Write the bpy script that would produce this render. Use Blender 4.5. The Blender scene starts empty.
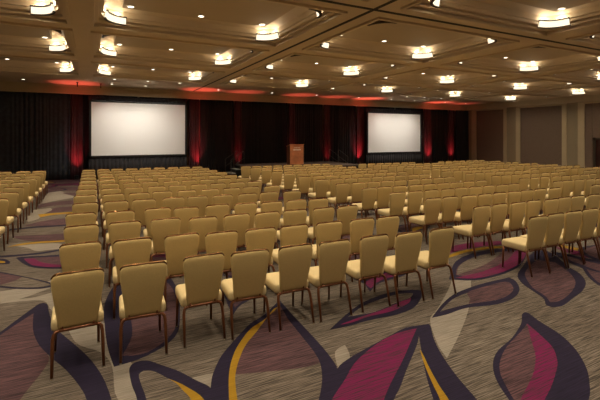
EXPOSURE = 1.15
RED_W = 400
RED_D = 62
import bpy, bmesh, math, random
from mathutils import Vector, Matrix
random.seed(7)
SC = bpy.context.scene
COL = SC.collection
PI = math.pi
EYE = 2.16            # lens height above the carpet
CEIL = EYE + 2.6      # underside of the ceiling beams
YAW = math.atan2(208, 405)

# ---------------------------------------------------------------- materials
def new_mat(name):
    m = bpy.data.materials.new(name); m.use_nodes = True
    nt = m.node_tree
    return m, nt, nt.nodes['Principled BSDF']

def plain(name, col, rough=.6, metal=0, noise=0, scale=30, bump=0, sheen=0, emit=None, strength=0):
    m, nt, b = new_mat(name)
    b.inputs['Base Color'].default_value = (*col, 1)
    b.inputs['Roughness'].default_value = rough
    b.inputs['Metallic'].default_value = metal
    if sheen:
        b.inputs['Sheen Weight'].default_value = sheen
    if noise or bump:
        tc = nt.nodes.new('ShaderNodeTexCoord')
        nz = nt.nodes.new('ShaderNodeTexNoise'); nz.inputs['Scale'].default_value = scale
        nz.inputs['Detail'].default_value = 4
        nt.links.new(tc.outputs['Object'], nz.inputs['Vector'])
        if noise:
            r = nt.nodes.new('ShaderNodeValToRGB')
            r.color_ramp.elements[0].position = .3; r.color_ramp.elements[1].position = .7
            r.color_ramp.elements[0].color = (*[c*(1-noise) for c in col], 1)
            r.color_ramp.elements[1].color = (*[min(1, c*(1+noise)) for c in col], 1)
            nt.links.new(nz.outputs['Fac'], r.inputs['Fac'])
            nt.links.new(r.outputs['Color'], b.inputs['Base Color'])
        if bump:
            bp = nt.nodes.new('ShaderNodeBump'); bp.inputs['Strength'].default_value = bump
            bp.inputs['Distance'].default_value = .004
            nt.links.new(nz.outputs['Fac'], bp.inputs['Height'])
            nt.links.new(bp.outputs['Normal'], b.inputs['Normal'])
    if emit:
        b.inputs['Emission Color'].default_value = (*emit, 1)
        b.inputs['Emission Strength'].default_value = strength
    return m

def carpet_mat(name, dark, light, streak, cut=(.35, .65), extra=None):
    """woven pile: short yarn streaks running along the rows of chairs"""
    m, nt, b = new_mat(name)
    b.inputs['Roughness'].default_value = .95
    b.inputs['Specular IOR Level'].default_value = .15
    tc = nt.nodes.new('ShaderNodeTexCoord')
    mp = nt.nodes.new('ShaderNodeMapping')
    mp.inputs['Rotation'].default_value = (0, 0, math.radians(-4))
    mp.inputs['Scale'].default_value = (1.7, 58, 1)
    nz = nt.nodes.new('ShaderNodeTexNoise'); nz.inputs['Scale'].default_value = 1.7
    nz.inputs['Detail'].default_value = 5; nz.inputs['Roughness'].default_value = .65
    nt.links.new(tc.outputs['Object'], mp.inputs['Vector'])
    nt.links.new(mp.outputs['Vector'], nz.inputs['Vector'])
    r = nt.nodes.new('ShaderNodeValToRGB')
    r.color_ramp.elements[0].position = cut[0]; r.color_ramp.elements[0].color = (*dark, 1)
    r.color_ramp.elements[1].position = cut[1]; r.color_ramp.elements[1].color = (*light, 1)
    if extra:
        e = r.color_ramp.elements.new((cut[0]+cut[1])/2); e.color = (*extra, 1)
    nt.links.new(nz.outputs['Fac'], r.inputs['Fac'])
    n2 = nt.nodes.new('ShaderNodeTexNoise'); n2.inputs['Scale'].default_value = .55
    n2.inputs['Detail'].default_value = 2
    nt.links.new(tc.outputs['Object'], n2.inputs['Vector'])
    mx = nt.nodes.new('ShaderNodeMix'); mx.data_type = 'RGBA'; mx.blend_type = 'MULTIPLY'
    mx.inputs[0].default_value = streak
    r2 = nt.nodes.new('ShaderNodeValToRGB')
    r2.color_ramp.elements[0].position = .35; r2.color_ramp.elements[0].color = (.55, .5, .48, 1)
    r2.color_ramp.elements[1].position = .62; r2.color_ramp.elements[1].color = (1, 1, 1, 1)
    nt.links.new(n2.outputs['Fac'], r2.inputs['Fac'])
    nt.links.new(r.outputs['Color'], mx.inputs[6]); nt.links.new(r2.outputs['Color'], mx.inputs[7])
    nt.links.new(mx.outputs[2], b.inputs['Base Color'])
    return m

def fabric_mat(name, col, rough=.75, weave=.12):
    m, nt, b = new_mat(name)
    b.inputs['Roughness'].default_value = rough
    b.inputs['Sheen Weight'].default_value = .04
    b.inputs['Sheen Tint'].default_value = (1, .9, .7, 1)
    tc = nt.nodes.new('ShaderNodeTexCoord')
    nz = nt.nodes.new('ShaderNodeTexNoise'); nz.inputs['Scale'].default_value = 60; nz.inputs['Detail'].default_value = 3
    r = nt.nodes.new('ShaderNodeValToRGB')
    r.color_ramp.elements[0].position = .3; r.color_ramp.elements[0].color = (*[c*(1-weave) for c in col], 1)
    r.color_ramp.elements[1].position = .7; r.color_ramp.elements[1].color = (*[c*(1+weave) for c in col], 1)
    nt.links.new(tc.outputs['Object'], nz.inputs['Vector'])
    nt.links.new(nz.outputs['Fac'], r.inputs['Fac'])
    nt.links.new(r.outputs['Color'], b.inputs['Base Color'])
    return m

M = {}
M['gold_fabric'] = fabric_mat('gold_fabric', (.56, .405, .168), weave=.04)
M['top_lit_seat_fabric'] = fabric_mat('top_lit_seat_fabric', (.62, .48, .25), weave=.04)  # the gold fabric made lighter, overhead light put into the seat colour
M['bronze'] = plain('bronze', (.17, .062, .026), .32, .55, .15, 40)
M['edge_bronze'] = plain('edge_bronze', (.25, .12, .045), .25, .8, .15, 40)
M['dark_rim'] = plain('dark_rim', (.05, .03, .018), .5, .4)
M['chrome'] = plain('chrome', (.7, .68, .65), .2, 1)
M['black_cloth'] = plain('black_cloth', (.010, .008, .009), .85, 0, .3, 6)
M['blue_black_cloth'] = plain('blue_black_cloth', (.034, .040, .052), .8, 0, .3, 6)
M['red_lit_cloth'] = plain('red_lit_cloth', (.050, .009, .012), .75, 0, .25, 5)  # red of the uplights put into the colour of the column cloth
M['screen'] = plain('screen', (.83, .81, .78), .7)
M['black_metal'] = plain('black_metal', (.014, .014, .015), .45, .3)
M['stage_top'] = plain('stage_top', (.075, .065, .06), .7, 0, .2, 3)
M['stage_skirt'] = plain('stage_skirt', (.008, .008, .009), .9)
M['tread'] = plain('tread', (.30, .32, .30), .6, 0, .1, 8)
M['wood'] = plain('wood', (.55, .19, .085), .4, 0, .25, 3)
M['dark_wood'] = plain('dark_wood', (.12, .04, .02), .4, 0, .25, 3)
M['logo'] = plain('logo', (.95, .85, .76), .5)
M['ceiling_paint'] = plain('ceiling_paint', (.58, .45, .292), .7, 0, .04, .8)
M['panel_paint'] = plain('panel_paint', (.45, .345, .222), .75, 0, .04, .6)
M['wall_paint'] = plain('wall_paint', (.49, .395, .255), .7, 0, .05, .9)
M['wall_mid'] = plain('wall_mid', (.29, .235, .155), .75, 0, .05, .9)
M['wall_fabric'] = plain('wall_fabric', (.17, .118, .088), .85, 0, .1, 14)
M['groove_shadow'] = plain('groove_shadow', (.03, .022, .016), .8)
M['door'] = plain('door', (.05, .015, .010), .45, 0, .3, 2)
M['door_frame'] = plain('door_frame', (.05, .035, .022), .5)
M['diffuser'] = plain('diffuser', (.9, .85, .7), .5, emit=(1, .88, .66), strength=.55)
M['lamp'] = plain('lamp', (.9, .85, .7), .5, emit=(1, .78, .45), strength=3)
M['lens'] = plain('lens', (.9, .9, .8), .4, emit=(1, .9, .72), strength=2.2)
M['white_ring'] = plain('white_ring', (.7, .65, .55), .5)
M['beige'] = carpet_mat('carpet_beige', (.042, .034, .029), (.212, .172, .140), .45, (.40, .60), (.112, .090, .073))
M['pale'] = carpet_mat('carpet_pale', (.14, .12, .10), (.29, .25, .21), .3, (.32, .6))
M['dark'] = carpet_mat('carpet_dark', (.012, .0092, .021), (.024, .0175, .040), .2)
M['plum'] = carpet_mat('carpet_plum', (.030, .019, .023), (.118, .060, .068), .3, (.41, .57))
M['magenta'] = carpet_mat('carpet_magenta', (.046, .025, .028), (.155, .008, .066), .25, (.40, .55))
M['gold'] = carpet_mat('carpet_gold', (.23, .125, .010), (.33, .19, .016), .2)

# ---------------------------------------------------------------- helpers
def link_mesh(name, bm, mats, parent=None, smooth=False, auto=None):
    me = bpy.data.meshes.new(name)
    bm.normal_update()
    bm.to_mesh(me); bm.free()
    for m in (mats if isinstance(mats, (list, tuple)) else [mats]):
        me.materials.append(m)
    if smooth:
        for p in me.polygons: p.use_smooth = True
    if auto is not None:
        me.set_sharp_from_angle(angle=math.radians(auto))
    o = bpy.data.objects.new(name, me); COL.objects.link(o)
    if parent: o.parent = parent
    return o

def box(bm, x0, x1, y0, y1, z0, z1, mi=0, bev=0):
    r = bmesh.ops.create_cube(bm, size=1)
    vs = r['verts']
    for v in vs:
        v.co = Vector(((x0+x1)/2 + v.co.x*(x1-x0), (y0+y1)/2 + v.co.y*(y1-y0), (z0+z1)/2 + v.co.z*(z1-z0)))
    fs = {f for v in vs for f in v.link_faces}
    for f in fs: f.material_index = mi
    if bev:
        es = list({e for f in fs for e in f.edges})
        r = bmesh.ops.bevel(bm, geom=es, offset=bev, segments=2, affect='EDGES', profile=.6)
        for f in r['faces']: f.material_index = mi

def tube(bm, pts, rad, n=8, mi=0):
    pts = [Vector(p) for p in pts]
    rad = rad if isinstance(rad, (list, tuple)) else [rad]*len(pts)
    rings = []
    prev = None
    for i, p in enumerate(pts):
        d = (pts[min(i+1, len(pts)-1)] - pts[max(i-1, 0)]).normalized()
        a = prev if prev else (Vector((1, 0, 0)) if abs(d.x) < .8 else Vector((0, 1, 0)))
        u = (a - d*a.dot(d)).normalized(); w = d.cross(u); prev = u
        rings.append([bm.verts.new(p + rad[i]*(math.cos(t)*u + math.sin(t)*w)) for t in [2*PI*k/n for k in range(n)]])
    for a, b in zip(rings, rings[1:]):
        for k in range(n):
            f = bm.faces.new((a[k], a[(k+1) % n], b[(k+1) % n], b[k])); f.material_index = mi; f.smooth = True
    for r in (rings[0][::-1], rings[-1]):
        f = bm.faces.new(r); f.material_index = mi

def cyl(bm, c, r0, r1, z0, z1, n=16, mi=0):
    a = [bm.verts.new((c[0]+r0*math.cos(2*PI*k/n), c[1]+r0*math.sin(2*PI*k/n), z0)) for k in range(n)]
    b = [bm.verts.new((c[0]+r1*math.cos(2*PI*k/n), c[1]+r1*math.sin(2*PI*k/n), z1)) for k in range(n)]
    for k in range(n):
        f = bm.faces.new((a[k], a[(k+1) % n], b[(k+1) % n], b[k])); f.material_index = mi
    for r in (a[::-1], b):
        f = bm.faces.new(r); f.material_index = mi

def smooth_loop(pts, sub=4):
    """closed Catmull-Rom through the points"""
    n = len(pts); out = []
    for i in range(n):
        p0, p1, p2, p3 = (Vector(pts[(i+k-1) % n]) for k in range(4))
        # keep sharp tips sharp
        ang = (p1-p0).angle(p2-p1, 0) if (p1-p0).length > 1e-6 and (p2-p1).length > 1e-6 else 0
        ang2 = (p2-p1).angle(p3-p2, 0) if (p3-p2).length > 1e-6 and (p2-p1).length > 1e-6 else 0
        m1 = (p2-p0)*.5*(0 if ang > 1.1 else 1); m2 = (p3-p1)*.5*(0 if ang2 > 1.1 else 1)
        L = (p2-p1).length
        for m in (m1, m2):
            if m.length > 1.3*L: m *= 1.3*L/m.length
        for k in range(sub):
            t = k/sub
            out.append(p1*(2*t**3-3*t*t+1) + m1*(t**3-2*t*t+t) + p2*(-2*t**3+3*t*t) + m2*(t**3-t*t))
    return out

def empty(name, loc=(0, 0, 0), rz=0):
    o = bpy.data.objects.new(name, None); COL.objects.link(o)
    o.location = loc; o.rotation_euler = (0, 0, rz); o.empty_display_size = .2
    return o

def tag(o, label, cat, group=None, kind=None):
    o['label'] = label; o['category'] = cat
    if group: o['group'] = group
    if kind: o['kind'] = kind
    return o

def structure(o):
    o['kind'] = 'structure'; return o

def copy_tree(src, parent=None):
    c = src.copy(); COL.objects.link(c)
    if parent: c.parent = parent
    for ch in src.children: copy_tree(ch, c)
    return c

ORD = ['first', 'second', 'third', 'fourth', 'fifth', 'sixth', 'seventh', 'eighth', 'ninth', 'tenth', 'eleventh', 'twelfth', 'thirteenth', 'fourteenth']

# ---------------------------------------------------------------- camera
cam = bpy.data.cameras.new('camera')
cam.sensor_width = 36; cam.lens = 405*36/600; cam.shift_y = -(200-137)/600
cam.clip_end = 200
co = bpy.data.objects.new('camera', cam); COL.objects.link(co)
co.location = (0, 0, EYE); co.rotation_euler = (PI/2, 0, -YAW)
SC.camera = co
CARPET=[
  ('plum',1,[(-1.140,4.843),(-0.902,5.481),(-0.663,5.992),(-0.636,5.902),(-0.592,5.426),(-0.502,5.018),(-0.375,4.652),(-0.409,4.395),(-0.526,4.009),(-0.560,3.702),(-0.964,3.741)]),
  ('dark',2,[(-0.619,6.189),(-0.561,6.213),(-0.513,6.135),(-0.451,5.726),(-0.355,5.304),(-0.172,4.848),(-0.026,4.463),(0.083,4.065),(0.143,3.666),(0.160,3.332),(0.000,3.415),(-0.039,3.759),(-0.102,4.008),(-0.217,4.332),(-0.367,4.665),(-0.502,5.018),(-0.592,5.426),(-0.636,5.902),(-0.891,5.412),(-1.125,4.780),(-1.144,4.864),(-0.904,5.495)]),
  ('dark',2,[(0.184,4.181),(0.139,4.657),(0.130,5.458),(0.165,5.949),(0.299,6.491),(0.525,6.805),(0.838,6.964),(1.044,6.590),(1.074,5.918),(0.945,5.009),(0.797,4.508),(0.483,4.243)]),
  ('plum',3,[(0.263,4.355),(0.386,4.743),(0.408,5.285),(0.377,5.840),(0.570,6.490),(0.802,6.663),(0.974,6.329),(1.016,5.823),(0.918,5.054),(0.780,4.591),(0.489,4.302)]),
  ('dark',2,[(2.210,4.898),(2.168,4.462),(2.139,4.024),(2.109,3.622),(2.073,3.357),(2.031,3.196),(1.812,2.809),(1.626,2.521),(0.748,2.972),(0.908,3.452),(0.981,3.646),(1.128,3.897),(1.322,4.118),(1.623,4.425),(1.865,4.576)]),
  ('beige',3,[(2.136,4.688),(2.064,4.314),(2.014,3.851),(1.984,3.566),(1.936,3.351),(1.846,3.160),(1.763,3.028),(1.657,2.888),(1.443,2.615),(0.918,2.885),(1.001,3.225),(1.111,3.579),(1.233,3.843),(1.372,4.056),(1.591,4.305),(1.816,4.441),(2.033,4.673)]),
  ('plum',4,[(2.136,4.688),(2.064,4.314),(2.014,3.851),(1.984,3.566),(1.938,3.356),(1.781,3.352),(1.535,3.414),(1.197,3.526),(1.120,3.548),(1.166,3.695),(1.233,3.843),(1.372,4.056),(1.591,4.305),(1.816,4.441),(2.033,4.673)]),
  ('gold',5,[(2.096,4.691),(1.842,4.457),(1.622,4.210),(1.423,3.997),(1.277,3.774),(1.164,3.552),(1.104,3.367),(1.062,3.194),(0.984,2.851),(0.912,2.888),(1.001,3.225),(1.111,3.579),(1.233,3.843),(1.372,4.056),(1.591,4.305),(1.821,4.453),(2.033,4.673)]),
  ('dark',2,[(0.308,3.198),(0.329,3.570),(0.308,3.798),(0.305,4.046),(0.336,4.148),(0.409,4.176),(0.489,4.139),(0.589,4.003),(0.705,3.841),(0.821,3.619),(0.908,3.452),(0.891,3.282),(0.839,2.925)]),
  ('beige',3,[(0.380,3.161),(0.397,3.536),(0.381,3.781),(0.379,3.937),(0.424,3.985),(0.508,3.929),(0.608,3.751),(0.720,3.564),(0.818,3.319),(0.807,2.942)]),
  ('gold',4,[(0.603,3.754),(0.665,3.664),(0.722,3.563),(0.818,3.319),(0.807,2.942),(0.708,2.993),(0.723,3.368),(0.688,3.518),(0.657,3.644)]),
  ('dark',2,[(2.031,3.196),(2.243,3.298),(2.486,3.367),(2.882,3.469),(3.162,3.530),(3.454,3.480),(3.441,3.436),(3.254,3.202),(3.087,2.934),(2.928,2.602),(2.813,2.295),(2.676,1.982),(1.482,2.595),(1.724,2.854)]),
  ('magenta',3,[(3.253,3.457),(2.982,3.473),(2.645,3.392),(2.254,3.213),(2.000,3.020),(1.753,2.839),(1.482,2.595),(1.849,2.407),(2.133,2.644),(2.335,2.798),(2.584,2.967),(2.744,3.081),(2.903,3.199)]),
  ('beige',3,[(3.157,3.320),(2.985,3.172),(2.595,2.888),(2.358,2.707),(2.206,2.606),(1.921,2.370),(2.321,2.164),(2.495,2.458),(2.696,2.747),(2.945,3.062)]),
  ('gold',4,[(2.966,3.105),(2.900,2.981),(2.817,2.838),(2.685,2.587),(2.605,2.401),(2.453,2.097),(2.341,2.154),(2.542,2.434),(2.656,2.634),(2.788,2.853),(2.913,3.036)]),
  ('dark',2,[(4.745,3.173),(4.649,3.146),(4.408,2.995),(4.006,2.828),(3.668,2.733),(3.447,2.626),(3.262,2.478),(3.136,2.323),(3.046,2.175),(2.919,1.976),(2.873,1.770),(3.148,1.740),(3.629,1.876),(3.867,1.991),(4.105,2.140),(4.366,2.375),(4.555,2.642),(4.663,2.941),(4.758,3.131)]),
  ('plum',3,[(4.470,2.963),(4.231,2.875),(3.783,2.729),(3.484,2.581),(3.314,2.451),(3.186,2.298),(3.083,2.156),(2.968,1.976),(3.076,1.958),(3.307,2.041),(3.564,2.135),(3.868,2.271),(4.007,2.352),(4.202,2.514),(4.354,2.746)]),
  ('magenta',4,[(4.470,2.963),(4.139,2.695),(3.901,2.499),(3.629,2.339),(3.394,2.234),(3.134,2.130),(2.954,1.983),(3.076,1.958),(3.307,2.041),(3.564,2.135),(3.868,2.271),(4.007,2.352),(4.202,2.514),(4.354,2.746)]),
  ('dark',2,[(3.607,3.581),(4.071,3.837),(4.501,4.000),(5.063,4.072),(5.512,4.075),(5.695,4.065),(5.652,3.927),(5.388,3.682),(5.043,3.526),(4.646,3.485),(4.214,3.587),(3.841,3.565)]),
  ('beige',3,[(3.821,3.657),(4.244,3.854),(4.646,3.938),(5.064,3.977),(5.459,3.978),(5.501,3.911),(5.328,3.733),(5.043,3.615),(4.736,3.583),(4.302,3.662),(3.999,3.664)]),
  ('plum',4,[(4.332,3.664),(4.483,3.768),(4.646,3.938),(5.064,3.977),(5.459,3.978),(5.501,3.911),(5.328,3.733),(5.043,3.615),(4.736,3.583)]),
  ('dark',2,[(7.328,4.751),(6.482,4.354),(5.924,4.084),(5.635,3.805),(5.474,3.513),(5.365,3.323),(5.192,3.187),(5.190,3.103),(5.349,3.072),(5.706,3.148),(6.120,3.243),(6.521,3.410),(6.854,3.669),(7.082,3.986),(7.539,4.462),(7.703,4.747)]),
  ('plum',3,[(6.951,4.425),(6.459,4.248),(6.029,4.030),(5.624,3.646),(5.474,3.374),(5.317,3.211),(5.483,3.181),(5.919,3.285),(6.385,3.480),(6.764,3.784),(7.089,4.196)]),
  ('dark',2,[(4.814,4.429),(5.148,4.695),(5.558,4.982),(6.023,5.171),(6.582,5.246),(7.141,5.129),(7.471,4.944),(6.819,4.559),(6.265,4.318),(5.668,4.200),(5.128,4.219)]),
  ('plum',3,[(5.068,4.523),(5.410,4.787),(5.874,4.979),(6.427,5.069),(7.045,5.008),(7.347,4.891),(6.772,4.583),(6.325,4.405),(5.778,4.317),(5.256,4.325)]),
  ('beige',4,[(5.082,4.516),(5.424,4.779),(5.874,4.979),(6.427,5.069),(6.867,5.025),(6.118,4.725),(5.575,4.587)]),
  ('magenta',4,[(4.947,4.434),(5.156,4.427),(5.714,4.460),(6.491,4.662),(7.235,4.987),(7.397,4.904),(6.832,4.585),(6.315,4.380),(5.729,4.262),(5.197,4.276)]),
  ('dark',2,[(2.374,3.887),(2.740,4.118),(3.112,4.312),(3.491,4.412),(3.822,4.423),(4.078,4.333),(4.104,4.257),(3.888,4.059),(3.591,3.887),(3.278,3.841),(2.906,3.870),(2.567,3.858)]),
  ('beige',3,[(2.733,4.060),(3.092,4.231),(3.440,4.304),(3.769,4.328),(3.941,4.260),(3.795,4.159),(3.519,4.117),(3.107,4.024)]),
  ('magenta',4,[(2.540,3.927),(2.837,3.982),(3.226,4.028),(3.598,4.112),(3.807,4.153),(3.669,4.040),(3.324,3.945),(2.961,3.943),(2.658,3.908)]),
  ('dark',2,[(1.636,5.504),(1.580,5.222),(1.539,4.960),(1.522,4.743),(1.683,4.955),(1.898,5.096),(2.081,5.195),(2.010,5.480),(1.844,5.653)]),
  ('plum',3,[(1.711,5.466),(1.640,5.154),(1.607,4.926),(1.769,5.088),(1.970,5.212),(1.884,5.418)]),
  ('dark',2,[(3.534,5.062),(3.555,4.864),(3.446,4.575),(3.790,4.789),(4.227,4.854),(4.554,4.946),(4.588,5.267),(4.161,5.257)]),
  ('magenta',3,[(3.631,4.918),(3.538,4.674),(3.843,4.856),(4.245,4.920),(4.455,4.997),(4.302,5.130)]),
  ('magenta',1,[(5.494,5.306),(5.963,5.415),(6.416,5.485),(6.981,5.437),(7.382,5.357),(7.538,5.585),(7.100,5.720),(6.644,5.779),(6.110,5.721),(5.584,5.538)]),
  ('gold',2,[(5.392,5.161),(5.861,5.254),(6.282,5.325),(6.828,5.274),(7.216,5.194),(7.315,5.265),(6.917,5.388),(6.359,5.437),(5.912,5.369),(5.449,5.262)]),
  ('gold',2,[(8.357,5.256),(8.371,4.935),(8.384,4.634),(8.468,4.354),(8.613,4.054),(8.396,3.952),(8.285,4.260),(8.198,4.531),(8.179,4.822),(8.198,5.156)]),
  ('magenta',1,[(8.105,4.778),(8.177,4.465),(8.260,4.163),(8.374,3.894),(8.039,3.739),(7.922,3.992),(7.865,4.295),(7.958,4.616)]),
  ('dark',2,[(7.719,4.662),(7.799,4.259),(7.857,3.960),(7.926,3.612),(7.094,3.234),(7.073,3.494),(7.185,3.846),(7.388,4.234)]),
  ('plum',3,[(7.653,4.404),(7.654,4.130),(7.655,3.812),(7.686,3.503),(7.246,3.303),(7.257,3.585),(7.355,3.905),(7.466,4.194)]),
  ('pale',1,[(5.407,4.847),(4.617,4.229),(3.843,3.727),(3.549,3.551),(3.196,3.087),(3.086,2.865),(3.608,3.165),(4.261,3.596),(4.988,4.174),(5.630,4.732)]),
  ('pale',1,[(-1.084,6.590),(-0.854,6.509),(-0.672,6.492),(-0.402,6.634),(-0.333,5.856),(-0.159,4.879),(0.071,4.537),(0.168,4.208),(0.190,3.642),(0.424,3.522),(0.327,4.242),(0.259,4.963),(0.083,5.273),(-0.228,5.433),(-0.442,5.879),(-0.562,6.285),(-0.785,6.400),(-1.059,6.432)]),
  ('pale',1,[(0.651,3.680),(0.912,3.664),(1.001,3.653),(0.911,3.450),(0.840,3.550)]),
  ('pale',1,[(2.172,3.459),(2.337,3.528),(2.243,3.298),(2.046,3.206)]),
  ('pale',1,[(-1.296,6.590),(-0.908,6.499),(-0.645,6.676),(-0.418,6.905),(-0.415,7.288),(-0.680,7.039),(-1.030,6.956),(-1.371,6.968)]),
  ('dark',2,[(-1.757,8.930),(-1.485,9.027),(-0.928,8.954),(-0.515,9.045),(-0.036,9.209),(-0.035,9.040),(-0.507,8.918),(-0.913,8.817),(-1.461,8.878),(-1.728,8.787)]),
  ('dark',2,[(-1.207,8.747),(-1.123,8.785),(-0.840,8.695),(-0.458,8.605),(-0.033,8.495),(-0.029,7.522),(-0.409,7.683),(-0.641,7.791),(-0.884,7.996),(-1.067,8.353)]),
  ('plum',3,[(-1.075,8.646),(-0.829,8.587),(-0.450,8.461),(-0.065,8.368),(-0.060,7.714),(-0.417,7.838),(-0.653,7.929),(-0.871,8.130)]),
  ('magenta',4,[(-1.067,8.583),(-0.915,8.544),(-0.799,8.278),(-0.635,8.070),(-0.420,7.899),(-0.060,7.744),(-0.059,7.595),(-0.413,7.759),(-0.649,7.881),(-0.865,8.080),(-0.976,8.306)]),
  ('dark',2,[(-1.778,9.041),(-1.454,8.834),(-1.350,8.728),(-1.260,8.515),(-1.256,8.388),(-1.386,8.425),(-1.694,8.614)]),
  ('gold',3,[(-1.735,8.822),(-1.426,8.663),(-1.339,8.568),(-1.327,8.486),(-1.400,8.505),(-1.708,8.682)]),
  ('dark',2,[(-1.618,8.225),(-1.309,7.957),(-0.906,7.490),(-0.526,7.006),(-0.149,6.421),(-0.147,6.360),(-0.511,6.797),(-0.657,6.808),(-0.909,6.928),(-1.172,7.123),(-1.435,7.293)]),
  ('beige',3,[(-1.594,8.103),(-1.295,7.870),(-0.899,7.437),(-0.562,6.979),(-0.543,6.901),(-0.664,6.880),(-0.919,7.002),(-1.186,7.209),(-1.454,7.392)]),
  ('plum',4,[(-1.594,8.103),(-1.295,7.870),(-0.959,7.507),(-1.027,7.357),(-1.190,7.234),(-1.454,7.392)]),
  ('pale',1,[(-1.340,9.710),(-0.970,9.689),(-0.577,9.531),(-0.448,9.042),(-0.748,9.087),(-0.944,9.111),(-1.108,9.429)]),
  ('gold',2,[(-1.495,9.668),(-1.293,9.855),(-0.990,9.892),(-0.484,9.778),(-0.038,9.756),(-0.037,9.614),(-0.478,9.647),(-0.975,9.744),(-1.276,9.728)]),
  ('plum',1,[(-1.553,10.731),(-1.020,10.559),(-0.518,10.457),(-0.040,10.373),(-0.038,9.756),(-0.485,9.797),(-0.993,9.921),(-1.350,10.288)]),
  ('dark',2,[(-1.745,11.528),(-1.202,11.605),(-0.525,11.470),(-0.045,11.458),(-0.044,11.326),(-0.518,11.316),(-1.185,11.439),(-1.717,11.344)]),
  ('plum',1,[(-1.468,11.804),(-1.221,12.197),(-0.797,12.402),(-0.048,12.395),(-0.045,11.593),(-0.527,11.510),(-1.123,11.626)]),
  ('gold',2,[(-1.339,13.377),(-0.910,13.407),(-0.052,13.316),(-0.051,13.034),(-0.891,13.131),(-1.241,12.854)]),
  ('plum',1,[(-1.298,13.438),(-0.981,14.453),(-0.057,14.491),(-0.052,13.407),(-0.916,13.496)]),
  ('pale',1,[(-1.527,14.256),(-1.137,14.435),(-1.053,14.012),(-1.198,13.387),(-1.265,12.643),(-1.447,12.313),(-1.561,13.095)]),
  ('pale',1,[(-1.523,19.337),(-1.139,18.796),(-0.729,17.330),(-0.448,16.621),(-0.976,16.111),(-1.445,15.530),(-1.505,17.163)]),
  ('plum',1,[(-1.480,15.329),(-1.013,15.767),(-0.062,15.894),(-0.058,14.930),(-1.010,14.875),(-1.461,14.602)]),
  ('plum',1,[(-2.089,24.322),(-0.092,23.688),(-0.085,21.898),(-1.900,22.590)]),
  ('magenta',2,[(-1.840,21.869),(-0.084,21.422),(-0.080,20.529),(-1.757,20.891)]),
  ('plum',1,[(-1.712,20.353),(-0.077,19.708),(-0.072,18.419),(-1.071,18.830),(-1.537,19.521)]),
  ('plum',1,[(-1.029,18.090),(-0.069,17.755),(-0.065,16.561),(-0.518,16.822)])]
# ---------------------------------------------------------------- the room
SPOT_W = 32
GLOW_W = 1.3
STRIP = bpy.data.lights.new("strip_beam", "SPOT"); STRIP.energy = 55; STRIP.color = (1, .92, .8); STRIP.spot_size = math.radians(110); STRIP.spot_blend = .8; STRIP.shadow_soft_size = .06
STRIP_DIM = bpy.data.lights.new("strip_beam", "SPOT"); STRIP_DIM.energy = 6; STRIP_DIM.color = (1, .84, .6); STRIP_DIM.spot_size = math.radians(80); STRIP_DIM.spot_blend = .8
AIMED = bpy.data.lights.new('added_screen_beam', 'SPOT'); AIMED.energy = 95; AIMED.color = (1, .92, .8); AIMED.spot_size = math.radians(82); AIMED.spot_blend = 1; AIMED.shadow_soft_size = .05
X0, X1, Y0, Y1 = -12.0, 27.6, -5.0, 24.2
from mathutils.geometry import delaunay_2d_cdt
# floor: woven carpet, the leaf pattern inlaid in thin layers of the same mesh
FM = ['beige', 'pale', 'dark', 'plum', 'magenta', 'gold']
bm = bmesh.new()
box(bm, X0-.3, X1+.3, Y0-.3, Y1+.3, -.12, 0, 0)
NI = [0]
def inlay(mat, layer, pts, sub=4):
    lp = smooth_loop([(p[0], p[1], 0) for p in pts], sub) if sub > 1 else [Vector((p[0], p[1], 0)) for p in pts]
    NI[0] += 1
    q = []
    for p in lp:
        if not q or (q[-1] - p.xy).length > 1e-3: q.append(p.xy.copy())
    if (q[0]-q[-1]).length < 1e-3: q.pop()
    res = delaunay_2d_cdt(q, [], [list(range(len(q)))], 1, 1e-4)
    z = .0012*layer + 4e-6*NI[0]
    vs = [bm.verts.new((p.x, p.y, z)) for p in res[0]]
    for t in res[2]:
        f = bm.faces.new([vs[k] for k in t]); f.material_index = FM.index(mat); f.normal_update()
        if f.normal.z < 0: f.normal_flip()
for mat, layer, pts in CARPET:
    inlay(mat, layer, pts)
# the pattern repeats over the rest of the hall
def leaf(cx, cy, ang, L, W, fill, second, bend):
    def outline(l, w, dx=0, dy=0):
        P = []
        for k in range(9):
            t = k/8; P.append((l*(t-.5)+dx, w*math.sin(PI*t**.8)*.5 + bend*math.sin(PI*t)+dy))
        for k in range(7, 0, -1):
            t = k/8; P.append((l*(t-.5)+dx, -w*math.sin(PI*t**1.15)*.5 + bend*math.sin(PI*t)+dy))
        return [(cx+x*math.cos(ang)-y*math.sin(ang), cy+x*math.sin(ang)+y*math.cos(ang)) for x, y in P]
    inlay('dark', 2, outline(L, W), 2)
    inlay(fill, 3, outline(L*.84, W*.72, .02, .02), 2)
    if second:
        inlay(second, 4, outline(L*.62, W*.26, .03, -W*.22), 2)
rc = random.Random(21)
for iy in range(0, 15):
    for ix in range(-4, 14):
        x = ix*1.95 + (iy % 2)*.9 + rc.uniform(-.35, .35); y = 6.1 + iy*1.2 + rc.uniform(-.3, .3)
        if x < .35 and y < 8.6 and x > -4.5: continue
        if -2.4 < x < .9 and y < 18.0: continue
        if 4.6 < x < 9.2 and y < 6.6: continue
        if y < 7.6 and x < 5.2 and x > -1: 
            pass
        leaf(x, y, rc.choice([.15, .5, 2.5, -.4, 1.1]) + rc.uniform(-.3, .3), rc.uniform(1.3, 2.0), rc.uniform(.55, .85),
             rc.choice(['plum', 'plum', 'magenta', 'pale', 'beige']), rc.choice([None, 'magenta', 'gold', 'gold', None]), rc.uniform(-.16, .16))
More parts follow.
